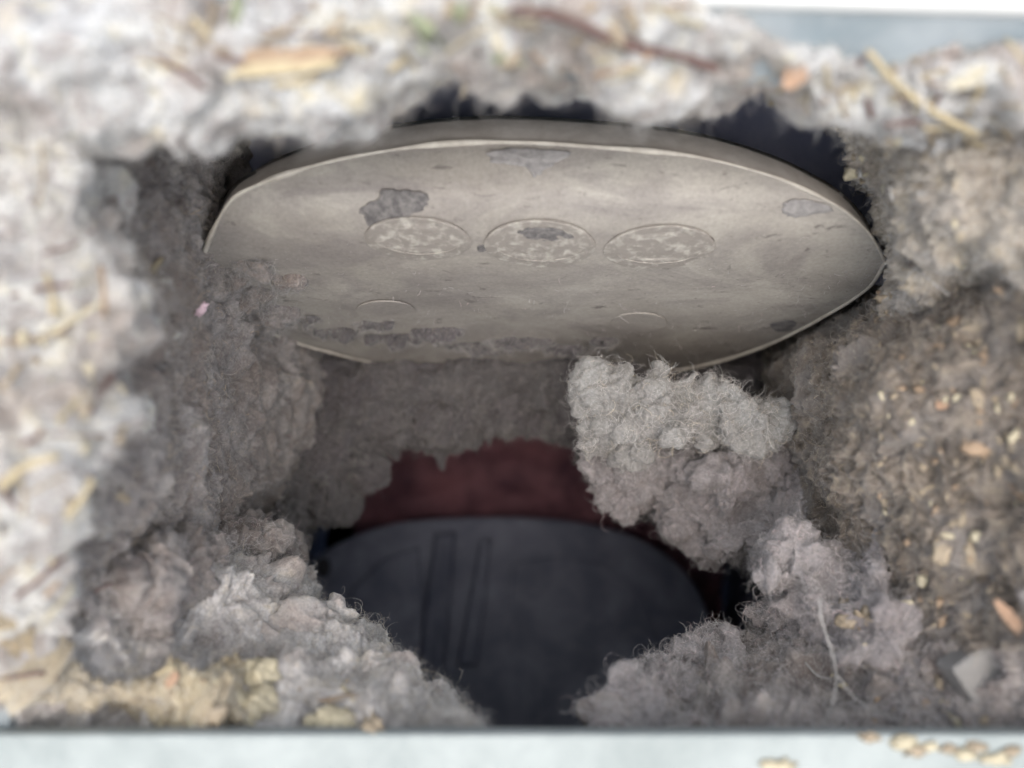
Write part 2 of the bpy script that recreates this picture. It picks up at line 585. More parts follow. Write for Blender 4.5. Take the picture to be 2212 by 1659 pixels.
def inner_slab(name, outline, lift, depth, m, parent, bev=0.0006, smooth=False):
    bm = bmesh.new()
    top = [bm.verts.new(inner_pt(a, b, lift)) for a, b in outline]
    bot = [bm.verts.new(inner_pt(a, b, lift - depth)) for a, b in outline]
    tf = bm.faces.new(top)
    bm.faces.new(bot[::-1])
    k = len(outline)
    for i in range(k):
        j = (i + 1) % k
        bm.faces.new((top[i], bot[i], bot[j], top[j]))
    bmesh.ops.recalc_face_normals(bm, faces=bm.faces[:])
    if bev:
        e = [x for x in tf.edges]
        bmesh.ops.bevel(bm, geom=e, offset=bev, segments=3, affect='EDGES', profile=0.5)
    return bm_obj(name, bm, m, parent, None, smooth)


oi = np.array([(636, 1310), (652, 1245), (705, 1190), (785, 1150), (870, 1128), (970, 1119), (1100, 1117), (1230, 1126), (1350, 1152), (1440, 1200), (1510, 1280), (1545, 1400), (1540, 1560), (1400, 1750), (1100, 1800), (800, 1750), (660, 1600), (632, 1430), (636, 1310)], float)
inner_slab('plate', [tuple(q) for q in catmull(oi, 110)[:-1]], 0.0, 0.0016, m_inner, ipl, 0.0008)
pan = [(720 + 0, 1500), (722, 1360), (760, 1270), (830, 1205), (905, 1180), (915, 1330), (905, 1500)]
inner_slab('raised_panel', pan, 0.0016, 0.0015, m_inner, ipl, 0.0013)
inner_slab('rib', [(938, 1150), (985, 1148), (972, 1330), (945, 1640), (885, 1640), (912, 1330)], 0.0034, 0.0033, m_inner, ipl, 0.0026)
inner_slab('rib', [(1035, 1165), (1062, 1165), (1050, 1300), (1030, 1440), (985, 1440), (1012, 1300)], 0.0026, 0.0025, m_inner, ipl, 0.0018)
inner_slab('raised_panel', [(1110, 1215), (1210, 1200), (1310, 1220), (1390, 1290), (1430, 1400), (1420, 1640), (1090, 1640), (1095, 1400)], 0.0007, 0.0006, m_inner, ipl, 0.0005)
ey = inner_slab('eyelet', arc_outline(703, 1228, 26, 36, 24, 2), 0.0012, 0.0011, m_inner, ipl, 0.0005)
inner_slab('eyelet_hole_shade', arc_outline(699, 1226, 15, 22, 20, 2), 0.0017, 0.0004, m_black, ey, 0)  # raised black disc painting the dark inside the eyelet

# ------------------------------------------------------------------ the damper plate
TOPL = [(428, 592), (455, 510), (500, 432), (560, 398), (620, 375), (700, 352), (800, 331), (920, 314), (1040, 307), (1170, 309), (1300, 318), (1400, 326), (1500, 338), (1600, 360), (1700, 392), (1800, 440), (1850, 476), (1885, 515), (1912, 566)]
BOTL = [(428, 592), (455, 640), (500, 672), (560, 705), (620, 733), (700, 757), (800, 780), (920, 797), (1040, 806), (1170, 811), (1300, 810), (1400, 805), (1500, 793), (1600, 766), (1700, 726), (1800, 672), (1850, 640), (1885, 610), (1912, 566)]
tx = np.array(TOPL, float)
bx = np.array(BOTL, float)
MIDY = 0.142


def fold_y(px, py):
    """depth of the folded plate: the crease line is nearest, both halves fall back from it"""
    mid = 400 + 0 * px
    s = (py - mid) / 250.0
    return np.where(s < 0, MIDY + 0.010 * s * s, MIDY + 0.029 * s * s)


NUU, NVV = 150, 70
uu = 0.5 - 0.5 * np.cos(np.linspace(0.02, math.pi - 0.02, NUU))
upx = 428 + (1912 - 428) * uu
def samp(c, x):
    return np.interp(x, c[:, 0], c[:, 1])
def smooth_line(c, k=200):
    d = catmull(c, k)
    return d
txs, bxs = smooth_line(tx), smooth_line(bx)
tp, bp_ = samp(txs, upx), samp(bxs, upx)
vvv = np.linspace(0, 1, NVV)
G = np.zeros((NUU, NVV, 3))
for i in range(NUU):
    yy = tp[i] + (bp_[i] - tp[i]) * vvv
    G[i, :, 0] = upx[i]
    G[i, :, 1] = yy
    G[i, :, 2] = fold_y(upx[i], yy)
front = Pn(G)
pn_ = grid_normals(front)
if pn_[..., 1].mean() > 0:
    pn_ = -pn_
back = front - pn_ * 0.0011
# slight buckling of the thin sheet
hb = (pnoise(front.reshape(-1, 3) * 55) * 0.00035 + pnoise(front.reshape(-1, 3) * 160 + 4) * 0.00010).reshape(NUU, NVV)
front = front + pn_ * hb[..., None]

m_disc = bpy.data.materials.new('damper_paint')
nt, nd, lk, b = nodes_of(m_disc)
tc = nd.new('ShaderNodeTexCoord')
co = tc.outputs['Object']
n1 = noise(nd, lk, co, 35, 4, 0.6, 0.5)
r1 = ramp(nd, [(0.32, (0.275, 0.255, 0.23)), (0.66, (0.395, 0.375, 0.34))])
lk.new(n1.outputs['Fac'], r1.inputs[0])
mp = nd.new('ShaderNodeMapping')
mp.inputs['Scale'].default_value = (1.0, 1.0, 3.2)
lk.new(co, mp.inputs['Vector'])
n2 = noise(nd, lk, mp.outputs[0], 210, 4, 0.62, 0.5)
r2 = ramp(nd, [(0.62, (0, 0, 0)), (0.71, (1, 1, 1))])
lk.new(n2.outputs['Fac'], r2.inputs[0])
nG = noise(nd, lk, mp.outputs[0], 42, 7, 0.68, 0.9)
rG = ramp(nd, [(0.42, (0, 0, 0)), (0.66, (0.85, 0.85, 0.85))])
lk.new(nG.outputs['Fac'], rG.inputs[0])
cG = mix(nd, lk, rG.outputs[0], r1.outputs[0], (0.215, 0.197, 0.19))
c = mix(nd, lk, r2.outputs[0], cG, (0.17, 0.155, 0.145))
n3 = noise(nd, lk, mp.outputs[0], 800, 3, 0.7, 0.3)
r3 = ramp(nd, [(0.66, (0, 0, 0)), (0.74, (1, 1, 1))])
lk.new(n3.outputs['Fac'], r3.inputs[0])
c = mix(nd, lk, r3.outputs[0], c, (0.20, 0.18, 0.17))
n4 = noise(nd, lk, co, 1400, 3, 0.7)
r4 = ramp(nd, [(0.3, (0.86, 0.86, 0.86)), (0.7, (1.08, 1.08, 1.08))])
lk.new(n4.outputs['Fac'], r4.inputs[0])
c = mix(nd, lk, 1.0, c, r4.outputs[0], 'MULTIPLY')
lk.new(c, b.inputs['Base Color'])
b.inputs['Roughness'].default_value = 0.6
b.inputs['Specular IOR Level'].default_value = 0.3
bpn = nd.new('ShaderNodeBump')
bpn.inputs['Strength'].default_value = 0.25
bpn.inputs['Distance'].default_value = 0.0003
lk.new(n2.outputs['Fac'], bpn.inputs['Height'])
lk.new(bpn.outputs[0], b.inputs['Normal'])
m_rim = mat_plain('highlight_rim', (0.40, 0.365, 0.32), (0.56, 0.53, 0.47), 260, 0.5, 0.4, 0.1)  # paler than the plate, painting the highlight along its edge
m_lip = mat_plain('plate_lip', (0.50, 0.465, 0.43), (0.64, 0.605, 0.57), 160, 0.6, 0.3, 0.2)
m_worn = mat_plain('worn_boss', (0.26, 0.24, 0.22), (0.46, 0.44, 0.40), 520, 0.6, 0.3, 0.5, 0, 3, 0.48, 0.72)
m_groove = mat_plain('dark_groove', (0.12, 0.105, 0.10), (0.22, 0.20, 0.185), 400, 0.8, 0.2)  # thin darker line round each boss
m_stain = mat_plain('blue_grey_scab', (0.11, 0.105, 0.107), (0.22, 0.21, 0.205), 700, 0.8, 0.2, 0.4)
m_stain_p = mat_plain('pale_scab', (0.215, 0.207, 0.207), (0.31, 0.30, 0.295), 600, 0.8, 0.2, 0.3)

damper = empty('damper_plate', P(1170, 805, 0.168), 'folded round beige metal damper plate with three stamped bosses under the top lint', 'damper plate')
vs = np.concatenate([front.reshape(-1, 3), back.reshape(-1, 3)])
gf = grid_faces(NUU, NVV)
nn = NUU * NVV
fs = gf + [[q + nn for q in x[::-1]] for x in gf]
for a in range(NUU - 1):
    for k in (0, NVV - 1):
        i, j = a * NVV + k, (a + 1) * NVV + k
        fs.append([i, j, j + nn, i + nn])
for k in range(NVV - 1):
    for a in (0, NUU - 1):
        i, j = a * NVV + k, a * NVV + k + 1
        fs.append([i, j, j + nn, i + nn])
plate = mesh_obj('plate', vs, fs, m_disc, damper)


def tube(pts, rads, seg=8, cap=True):
    pts = np.asarray(pts, float)
    n = len(pts)
    rads = np.broadcast_to(np.asarray(rads, float), (n,))
    t = np.gradient(pts, axis=0)
    t /= np.linalg.norm(t, axis=1)[:, None] + 1e-12
    ref = np.array([0.13, 0.97, 0.21])
    s = np.cross(t, ref)
    s /= np.linalg.norm(s, axis=1)[:, None] + 1e-12
    u = np.cross(s, t)
    v = []
    for i in range(n):
        for k in range(seg):
            a = 2 * math.pi * k / seg
            v.append(pts[i] + rads[i] * (math.cos(a) * s[i] + math.sin(a) * u[i]))
    f = []
    for i in range(n - 1):
        for k in range(seg):
            l = (k + 1) % seg
            f.append([i * seg + k, i * seg + l, (i + 1) * seg + l, (i + 1) * seg + k])
    if cap:
        f.append(list(range(seg))[::-1])
        f.append([(n - 1) * seg + k for k in range(seg)])
    return np.array(v), f


def plate_pts(c):
    c = np.asarray(c, float)
    return Pn(np.stack([c[:, 0], c[:, 1], fold_y(c[:, 0], c[:, 1])], -1))


# rolled rim: its upper run and its lower run
rt = np.clip(0.00042 + 0.0005 * pnoise(np.stack([np.linspace(0, 14, 200), np.full(200, .4), np.full(200, .7)], -1)), 0.0002, 0.001)
v, f = tube(plate_pts(txs), rt)
mesh_obj('rim', v, f, m_rim, damper)
v, f = tube(plate_pts(bxs), 0.00042)
mesh_obj('rim', v, f, m_rim, damper)
# lip turned back from the upper edge
lipn = 160
lc = txs[np.linspace(12, 190, lipn).astype(int)]
vv = []
tt = np.linspace(0, 1, lipn)
hgt = 50 * np.sin(math.pi * np.clip(tt, 0.0, 1)) ** 0.55
for k, (dh, dy) in enumerate(((0.0, 0.0008), (0.35, 0.0022), (0.75, 0.0042), (1.0, 0.0062), (1.0, 0.0075), (0.0, 0.0022))):
    y0 = fold_y(lc[:, 0], lc[:, 1])
    vv.append(Pn(np.stack([lc[:, 0], lc[:, 1] + 2 - hgt * dh - (9 if k == 4 else 0), y0 + dy], -1)))
vv = np.stack(vv, 0)
mesh_obj('back_lip', vv.reshape(-1, 3), grid_faces(6, lipn), m_lip, damper)


def boss(name, cx, cy, rx, ry, tilt, hgt, m, parent, worn=True, seed=0):
    """stamped boss: raised ring, sunken rough middle, laid on the plate's face"""
    nr, na = 14, 56
    out = np.zeros((na, nr, 3))
    prof_r = np.linspace(0, 1.08, nr)
    for j, rr in enumerate(prof_r):
        for i in range(na):
            a = 2 * math.pi * i / na
            x = rx * rr * math.cos(a)
            y = ry * rr * math.sin(a)
            out[i, j, 0] = cx + x
            out[i, j, 1] = cy + y + x * tilt
    y = fold_y(out[..., 0], out[..., 1])
    h = hgt * (0.35 + np.exp(-((prof_r - 0.88) / 0.08) ** 2) + 0.5 * np.exp(-((prof_r - 0.42) / 0.10) ** 2))
    h[prof_r > 1.0] = -0.0011
    out[..., 2] = y
    v = Pn(out).reshape(-1, 3)
    hh = np.tile(h, na) * 1.0 + (pnoise(v * 900 + seed) * 0.00022 * (np.tile(prof_r, na) < 0.95) if worn else 0)
    v[:, 1] -= hh * 0.9 + 0.0007
    v[:, 2] += hh * 0.3
    bo = mesh_obj(name, v, grid_faces(na, nr, True), m, parent)
    if worn:
        for (sc, rad, up, mm, a0, a1, nm) in ((0.93, .00013, .0010, m_worn, 0.3, 2.7, 'raised_edge'), (1.04, .00020, .0001, m_groove, -0.4, 4.2, 'groove')):
            aa = np.linspace(a0, a1, 60)
            wv_ = 1 + 0.03 * pnoise(np.stack([np.cos(aa) * 3, np.sin(aa) * 3, np.full(60, seed + .5)], -1))
            q = np.stack([cx + rx * sc * wv_ * np.cos(aa), cy + ry * sc * wv_ * np.sin(aa) + rx * sc * np.cos(aa) * tilt], -1)
            p = plate_pts(q)
            p[:, 1] -= up
            rd = rad * (0.75 + 0.6 * pnoise(p * 500 + seed)) * np.sin(np.linspace(0.15, math.pi - 0.15, 60)) ** 0.5
            tv, tf = tube(p, np.clip(rd, .00004, None), 6)
            mesh_obj(nm, tv, tf, mm, bo)
    return bo


boss('boss', 902, 513, 108, 40, 0.05, 0.0007, m_worn, damper, True, 1)
b2 = boss('boss', 1166, 524, 112, 45, 0.02, 0.0008, m_worn, damper, True, 2)
boss('boss', 1425, 532, 112, 41, -0.05, 0.0008, m_worn, damper, True, 3)
boss('dimple', 1380, 694, 56, 18, 0.0, 0.00045, m_disc, damper, False)
boss('dimple', 832, 668, 60, 18, 0.0, 0.00040, m_disc, damper, False)


def scab(name, outline, hgt, m, parent, seed, rough=0.0003, lift=0.0):
    """thin crust lying on the plate with a ragged outline"""
    o = np.array(outline, float)
    k = 64
    oc = catmull(np.concatenate([o, o[:1]], 0), k + 1)[:k]
    cen = o.mean(0)
    rings = [1.0, 0.97, 0.85, 0.6, 0.3, 0.0]
    hs = [-0.0003, hgt * 0.55, hgt, hgt, hgt, hgt]
    out = []
    ang_ = np.linspace(0, 2 * math.pi, k, endpoint=False)
    jag = 1 + 0.13 * pnoise(np.stack([np.cos(ang_) * 4, np.sin(ang_) * 4, np.full(k, seed + .3)], -1)) + 0.1 * pnoise(np.stack([np.cos(ang_) * 9, np.sin(ang_) * 9, np.full(k, seed + .7)], -1))
    for rr, h in zip(rings, hs):
        q = cen + (oc - cen) * (jag[:, None] * rr)
        p = plate_pts(q)
        hh = h + rough * pnoise(p * 700 + seed) * (rr < 0.99) + 0.0003 + lift
        p[:, 1] -= hh * 0.85
        p[:, 2] += hh * 0.3
        out.append(p)
    g = np.stack(out, 1)
    return mesh_obj(name, g.reshape(-1, 3), grid_faces(k, len(rings), True), m, parent)


scab('grey_crust', [(1050, 330), (1100, 322), (1165, 325), (1235, 330), (1205, 352), (1175, 368), (1155, 385), (1135, 362), (1095, 355), (1060, 350)], 0.0002, m_stain_p, damper, 1)
scab('peeled_flake', [(770, 455), (815, 432), (825, 415), (880, 414), (930, 425), (915, 452), (880, 475), (840, 498), (800, 495), (785, 475)], 0.0006, m_stain, damper, 2, 0.0006)
scab('grey_crust', [(1690, 440), (1725, 432), (1765, 438), (1800, 455), (1765, 462), (1720, 470), (1695, 462)], 0.0003, m_stain_p, damper, 3)
scab('pit_shade', [(1120, 515), (1150, 508), (1200, 512), (1235, 528), (1215, 545), (1165, 540), (1130, 532)], 0.0006, m_stain, b2, 4, 0.0006, 0.0024)  # raised crust whose dark colour stands for shade in a hole
scab('grey_crust', [(1660, 700), (1690, 690), (1720, 698), (1705, 715), (1675, 715)], 0.0003, m_stain, damper, 5)
scab('grey_crust', [(1030, 533), (1045, 530), (1052, 540), (1035, 545)], 0.0003, m_stain, damper, 6)

# ------------------------------------------------------------------ lint
rows = []
for py, ridge in ((-60, 60), (120, 90), (300, 150), (450, 215), (560, 262), (640, 300), (760, 262), (880, 245), (1000, 235), (1120, 165), (1240, 135), (1360, 130), (1470, 135), (1570, 140), (1660, 140)):
    k = 1.0 if py > 560 else 0.0
    dp = min(max((py - 950) / 150.0, 0), 1)
    fy = 0.021 * min(max((py - 1180) / 330.0, 0), 1)
    wy = 0.022 * min(max((py - 1080) / 220.0, 0), 1)
    rows.append([(-420, py, .104 + fy), (-180, py, .101 + fy), (ridge - 190, py, .100 + fy), (ridge - 80, py, .100 + fy), (ridge, py, .104 + fy), (ridge + 45, py + 4, .116 + fy * .6),
                 (max(ridge + 95, 350), py + 6, .130 + wy), (max(ridge + 140, 430), py + 4, .143 + wy), (max(ridge + 180, 480 if k else 470), py, .157 + wy), (max(ridge + 220, 560 - 40 * dp), py, .178 + wy * .6), (max(ridge + 240, 660 - 90 * dp), py, .200), (max(ridge + 255, 740 - 140 * dp), py, .225)])
rim_rows = [[r_[0], r_[1], r_[2], r_[3], r_[4], (r_[5][0] - 8, r_[5][1], r_[5][2] + .006), (r_[5][0] - 30, r_[5][1], r_[5][2] + .022)] for r_ in rows]
lint_patch('lint_bank', rim_rows, 460, 230, 1.0, m_lint_l, f_pale, 24000, 'thick pale grey and cream lint bank along the left side of the opening', flip=False, grain=0.8)
wall_rows = [[(r_[4][0] - 30, r_[4][1], r_[4][2] + .005)] + [(p_[0] - 12, p_[1], p_[2]) for p_ in r_[5:]] for r_ in rows]
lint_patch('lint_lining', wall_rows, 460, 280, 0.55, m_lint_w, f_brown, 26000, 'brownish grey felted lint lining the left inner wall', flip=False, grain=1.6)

EDGE = [(-200, 330), (60, 330), (250, 330), (400, 335), (520, 300), (610, 285), (700, 290), (760, 262), (830, 228), (890, 208), (960, 198), (1030, 202), (1090, 216), (1150, 202), (1250, 202), (1330, 238), (1390, 252), (1470, 232), (1560, 206), (1640, 202), (1700, 236), (1760, 276), (1830, 262), (1930, 300), (2080, 330), (2250, 330), (2400, 330)]
rows = []
for (px, e) in EDGE:
    e = e - 14 - 4 * (800 < px < 1680)
    s = min(max((px - 1420) / 350.0, 0), 1)          # towards the right the lint leaves the top panel bare
    top0 = -160 * (1 - s) + 52 * s
    y0 = 0.0990 * (1 - s) + 0.1030 * s
    yf = 0.0975 * (1 - s) + 0.1035 * s
    rows.append([(px, top0, y0 + 0.002), (px, top0 + (e - top0) * 0.22, yf), (px, top0 + (e - top0) * 0.5, yf - 0.002), (px, top0 + (e - top0) * 0.78, yf + 0.001),
                 (px, e - 12, yf + 0.0055), (px, e + 2, yf + 0.0115), (px, e - 14, yf + 0.020), (px, e - 70, yf + 0.032), (px, e - 150, yf + 0.042)])
lint_patch('lint_roll', rows, 560, 210, 0.72, m_lint_t, f_pale, 26000, 'pale matted lint hanging along the top above the damper plate', flip=True, grain=0.7)

rows = []
I0 = {120: 1790, 200: 1800, 260: 1822, 330: 1850, 400: 1885, 470: 1912, 540: 1935, 600: 1925, 660: 1915, 720: 1900}
for py in I0:
    i0 = I0[py]
    sk = 0.022 * min(max((py - 520) / 200.0, 0), 1) ** 1.5
    rows.append([(x, py + 60 * math.sin(x / 70.0) * (py > 560), y + sk) for x, y in ((i0 + 50, .190), (i0 + 5, .172), (i0 - 4, .152), (i0 + 30, .135), (i0 + 95, .124), (min(i0 + 200, 2120), .117), (2190, .112), (2330, .108), (2520, .106))])
lint_patch('lint_bank', rows, 300, 260, 0.75, m_lint_u, f_pale, 20000, 'greyish tan lint bank at the upper right beside the damper plate', flip=False, grain=1.3)
rows = []
I0 = {440: 1940, 520: 1945, 600: 1935, 660: 1890, 720: 1800, 800: 1722, 920: 1712, 1040: 1735, 1160: 1790, 1280: 1830, 1400: 1850}
for py in I0:
    i0 = I0[py]
    sk = 0.006 * min(max((640 - py) / 150.0, 0), 1)
    rows.append([(x, py, y + sk) for x, y in ((i0 - 120, .240), (i0 - 70, .214), (i0 - 20, .186), (i0 + 40, .160), (i0 + 105, .144), (min(i0 + 200, 2110), .131), (2180, .120), (2330, .111), (2520, .106))])
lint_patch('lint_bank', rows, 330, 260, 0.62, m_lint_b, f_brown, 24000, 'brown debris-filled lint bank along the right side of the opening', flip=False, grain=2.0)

e = [(610, 1330), (585, 1250), (600, 1170), (680, 1105), (765, 1078), (800, 1020), (890, 967), (1000, 946), (1120, 934), (1235, 962), (1290, 1060), (1400, 1132), (1520, 1172), (1600, 1225), (1650, 1275), (1690, 1350)]
rows = []
for (px, py) in e:
    dx, dy = px - 1120, (py - 1330) * 1.15
    L = math.hypot(dx, dy)
    dx, dy = dx / L, dy / L
    rows.append([(px + dx * 90, py + dy * 90, .234), (px + dx * 25, py + dy * 25, .228), (px, py, .219), (px + dx * 40, py + dy * 40, .211), (px + dx * 120, py + dy * 120, .208), (px + dx * 230, py + dy * 230, .212), (px + dx * 380, py + dy * 380, .220), (px + dx * 540, py + dy * 500, .228)])
lint_patch('lint_arch', rows, 380, 260, 0.95, m_lint_d, f_dark, 22000, 'shade-darkened grey lint arch below the damper plate around the deep hole', flip=True, grain=1.5)  # shade of the recess is put into this lint's colour

e = [(320, 1265), (465, 1232), (592, 1205), (640, 1232), (690, 1325), (770, 1362), (850, 1420), (915, 1498), (975, 1545), (1035, 1590)]
ey_ = [.190, .192, .192, .184, .170, .160, .150, .138, .129, .123]
o_ = [(190, 1240), (60, 1235), (-50, 1260), (-90, 1320), (-60, 1500), (60, 1640), (300, 1650), (560, 1650), (800, 1645), (1040, 1625)]
oy = [.128, .116, .111, .112, .1165, .1195, .1195, .1195, .1195, .1195]
rows = []
for (a, ya, bq, yb) in zip(e, ey_, o_, oy):
    row = [(a[0] - 20, a[1] + 70, ya + .020), (a[0] - 2, a[1] + 14, ya + .010), (a[0], a[1], ya)]
    for t in (0.12, 0.28, 0.46, 0.64, 0.82, 1.0):
        row.append((a[0] + (bq[0] - a[0]) * t, a[1] + (bq[1] - a[1]) * t - 26 * math.sin(math.pi * t), ya + (yb - ya) * t ** 0.5))
    rows.append(row)
lint_patch('lint_pile', rows, 400, 330, 0.85, m_lint_p, f_pale, 40000, 'fluffy grey lint pile behind the lip left of the hole', flip=False)

e = [(1720, 1180), (1668, 1262), (1662, 1330), (1610, 1366), (1535, 1382), (1455, 1440), (1385, 1500), (1345, 1545), (1300, 1592)]
ey_ = [.196, .190, .180, .170, .163, .153, .141, .132, .124]
o_ = [(1950, 1120), (2160, 1150), (2300, 1250), (2320, 1400), (2300, 1560), (2150, 1650), (1850, 1650), (1560, 1645), (1310, 1625)]
oy = [.140, .124, .114, .112, .114, .1195, .1195, .1195, .1195]
rows = []
for (a, ya, bq, yb) in zip(e, ey_, o_, oy):
    row = [(a[0] + 20, a[1] + 70, ya + .020), (a[0] + 2, a[1] + 14, ya + .010), (a[0], a[1], ya)]
    for t in (0.12, 0.28, 0.46, 0.64, 0.82, 1.0):
        row.append((a[0] + (bq[0] - a[0]) * t, a[1] + (bq[1] - a[1]) * t - 20 * math.sin(math.pi * t), ya + (yb - ya) * t ** 0.8))
    rows.append(row)
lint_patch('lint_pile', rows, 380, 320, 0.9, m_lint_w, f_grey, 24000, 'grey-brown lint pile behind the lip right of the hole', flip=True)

lint_blob('lint_clump', [(1340, 905, .176, 62, 42, .005), (1430, 880, .173, 100, 46, .006), (1550, 882, .174, 85, 34, .005), (1610, 905, .175, 36, 20, .004), (1290, 932, .177, 34, 26, .004)], 60, .0040, m_lint_c, f_pale, 9000, 'pale fluffy lint clump hanging at the lower edge of the damper plate', 0.7, 3, length=(.0008, .0062), lift=0.5)
lint_blob('lint_clump', [(1370, 1010, .194, 95, 65, .008), (1500, 1050, .192, 100, 90, .008), (1610, 1010, .188, 90, 80, .008), (1570, 1130, .190, 85, 55, .007), (1680, 1100, .186, 70, 80, .008), (1660, 1200, .182, 60, 60, .008)], 85, .0048, m_lint_g, f_grey, 9000, 'grey lint clump under the pale clump beside the hole', 0.85, 8, length=(.0008, .0062), lift=0.55)
lint_blob('lint_clump', [(1760, 1270, .152, 90, 65, .006), (1850, 1300, .146, 105, 75, .006), (1900, 1380, .140, 70, 60, .005), (1700, 1330, .158, 60, 50, .006)], 70, .0036, m_lint_g, f_grey, 12000, 'soft grey lint tuft right of the hole on the brown pile', 0.8, 5)
lobes = [(q, r_, float(fold_y(q, r_)) - 0.0003, w_, h_, .0008) for q, r_, w_, h_ in ((500, 590, 35, 28), (545, 570, 40, 18), (540, 630, 50, 30), (590, 670, 50, 28), (620, 610, 30, 16), (560, 700, 40, 25))]
lint_blob('lint_clump', lobes, 230, .0011, m_lint_w, f_dark, 12000, 'patchy dark lint smear over the lower left end of the damper plate', 0.45, 2, voxel=0.0003)
lint_blob('lint_clump', [(560, 1250, .172, 60, 40, .007), (690, 1400, .154, 75, 40, .006), (480, 1300, .160, 90, 60, .006), (790, 1460, .143, 60, 35, .005)], 90, .0036, m_lint_p, f_pale, 14000, 'grey lint tufts heaped on the rim of the hole at lower left', 1.0, 12)
lint_blob('lint_collar', [(610, 1130, .205, 50, 40, .007), (680, 1055, .212, 50, 35, .006), (745, 1000, .214, 45, 35, .006), (850, 930, .214, 60, 22, .006), (980, 895, .214, 70, 16, .006), (1110, 880, .214, 70, 14, .006), (1210, 895, .213, 50, 16, .006)], 110, .0032, m_lint_d, f_dark, 12000, 'rounded shade-darkened grey lint collar arching over the top of the deep hole', 1.0, 41)  # same darkened lint, standing for shade over the hole
lint_blob('lint_clump', [(250, 1250, .130, 70, 40, .006), (350, 1210, .148, 70, 40, .007), (460, 1205, .163, 70, 40, .008), (560, 1190, .180, 60, 35, .008)], 90, .0040, m_lint_w, f_grey, 12000, 'brownish grey lint tufts where the left wall meets the lower left pile', 0.95, 23)
lint_blob('lint_clump', [(1450, 1480, .146, 45, 25, .004), (1550, 1430, .155, 55, 25, .004), (1380, 1545, .133, 35, 20, .003)], 60, .0028, m_lint_g, f_grey, 9000, 'ragged grey lint tufts on the rim of the hole at lower right', 0.9, 17)
# dust clinging to the lower half of the plate, in broken shreds
lobes = [(q, r_, float(fold_y(q, r_)) - 0.0004, w_, h_, .0006) for q, r_, w_, h_ in ((640, 690, 50, 22), (720, 715, 60, 18), (800, 700, 50, 14), (860, 725, 70, 20), (950, 715, 50, 20), (1020, 745, 80, 16), (1120, 735, 70, 18), (1220, 750, 60, 14), (1300, 735, 40, 12))]
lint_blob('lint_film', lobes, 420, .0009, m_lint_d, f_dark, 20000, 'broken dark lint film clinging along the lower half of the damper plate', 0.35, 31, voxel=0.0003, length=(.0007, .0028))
pv = front.reshape(-1, 3)
wgt = np.clip((G[..., 1].reshape(-1) - 470) / 300, 0.02, 1) ** 2
idx = rng.choice(len(pv), 6000, p=wgt / wgt.sum())
fuzz('dust', pv[idx], pn_.reshape(-1, 3)[idx], 4500, damper, f_grey, length=(.0006, .0030), lift=0.12)
# tan matted crust along the lower left corner
rows = []
for (px, py, y, dx, dy) in ((-40, 1090, .1045, -1, 0), (0, 1200, .106, -1, .1), (20, 1300, .109, -1, .2), (45, 1390, .113, -.9, .4), (105, 1450, .1165, -.6, .8), (220, 1490, .1195, -.2, 1), (340, 1512, .1205, 0, 1), (450, 1530, .121, 0, 1), (560, 1545, .1215, 0, 1)):
    rows.append([(px + dx * q, py + dy * q, y + h) for q, h in ((70, .010), (45, .003), (18, .0), (-12, .0), (-38, .004), (-60, .010))])
lint_patch('lint_crust', rows, 300, 130, 1.05, m_lint_y, f_pale, 5000, 'yellowish matted lint crust bordering the lower left corner', flip=False)

bvh = BVHTree.FromPolygons(np.concatenate(ALLV).tolist(), ALLF, epsilon=0.0)


def surf(px, py):
    d = P(px, py, 1.0).normalized()
    loc, nor, i, dist = bvh.ray_cast(Vector((0, 0, 0)), d)
    if loc is None:
        return P(px, py, 0.14), -d
    if nor.dot(d) > 0:
        nor = -nor
    return loc, nor


# ------------------------------------------------------------------ debris
def m_deb(name, c, var=0.75, scale=500):
    return mat_plain(name, tuple(x * var for x in c), c, scale, 0.8, 0.2, 0.3)


m_straw = m_deb('straw', (0.46, 0.39, 0.26))
m_wood = m_deb('wood_chip', (0.34, 0.25, 0.175))
m_orange = m_deb('orange_chip', (0.37, 0.245, 0.17))
m_tan = m_deb('tan_crumb', (0.33, 0.275, 0.205))
m_cream = m_deb('cream_crumb', (0.50, 0.45, 0.33), 0.7)
m_twig = m_deb('red_twig', (0.15, 0.095, 0.085))
m_white = m_deb('white_thread', (0.40, 0.39, 0.38), 0.7)
m_dark = m_deb('dark_crumb', (0.10, 0.085, 0.075))
m_grey = m_deb('grey_chip', (0.24, 0.235, 0.23), 0.85, 120)
m_pink = m_deb('pink_fluff', (0.70, 0.52, 0.58), 0.9)
m_green = m_deb('green_bit', (0.27, 0.30, 0.20))


def crumb(name, px, py, size, m, label, cat='crumb', group=None, asp=(1, .7, .8), seed=None, sub=3, sink=0.35, wob=0.5, rot=None):
    seed = random.uniform(0, 50) if seed is None else seed
    loc, nor = surf(px, py)
    bm = bmesh.new()
    bmesh.ops.create_icosphere(bm, subdivisions=sub, radius=1.0)
    d = np.array([x.co[:] for x in bm.verts])
    bm.verts.index_update()
    f = [[q.index for q in fc.verts] for fc in bm.faces]
    bm.free()
    r = 1 + wob * pnoise(d * 1.6 + seed) + wob * 0.5 * pnoise(d * 4.1 + seed)
    v = d * r[:, None] * np.array(asp) * size
    e = Euler(rot if rot else (random.uniform(0, 6), random.uniform(0, 6), random.uniform(0, 6))).to_matrix()
    v = v @ np.array(e).T
    c = loc + nor * size * (0.5 - sink)
    o = mesh_obj(name, v + np.array(c), f, m, None, c)
    tag(o, label, cat, group)
    return o


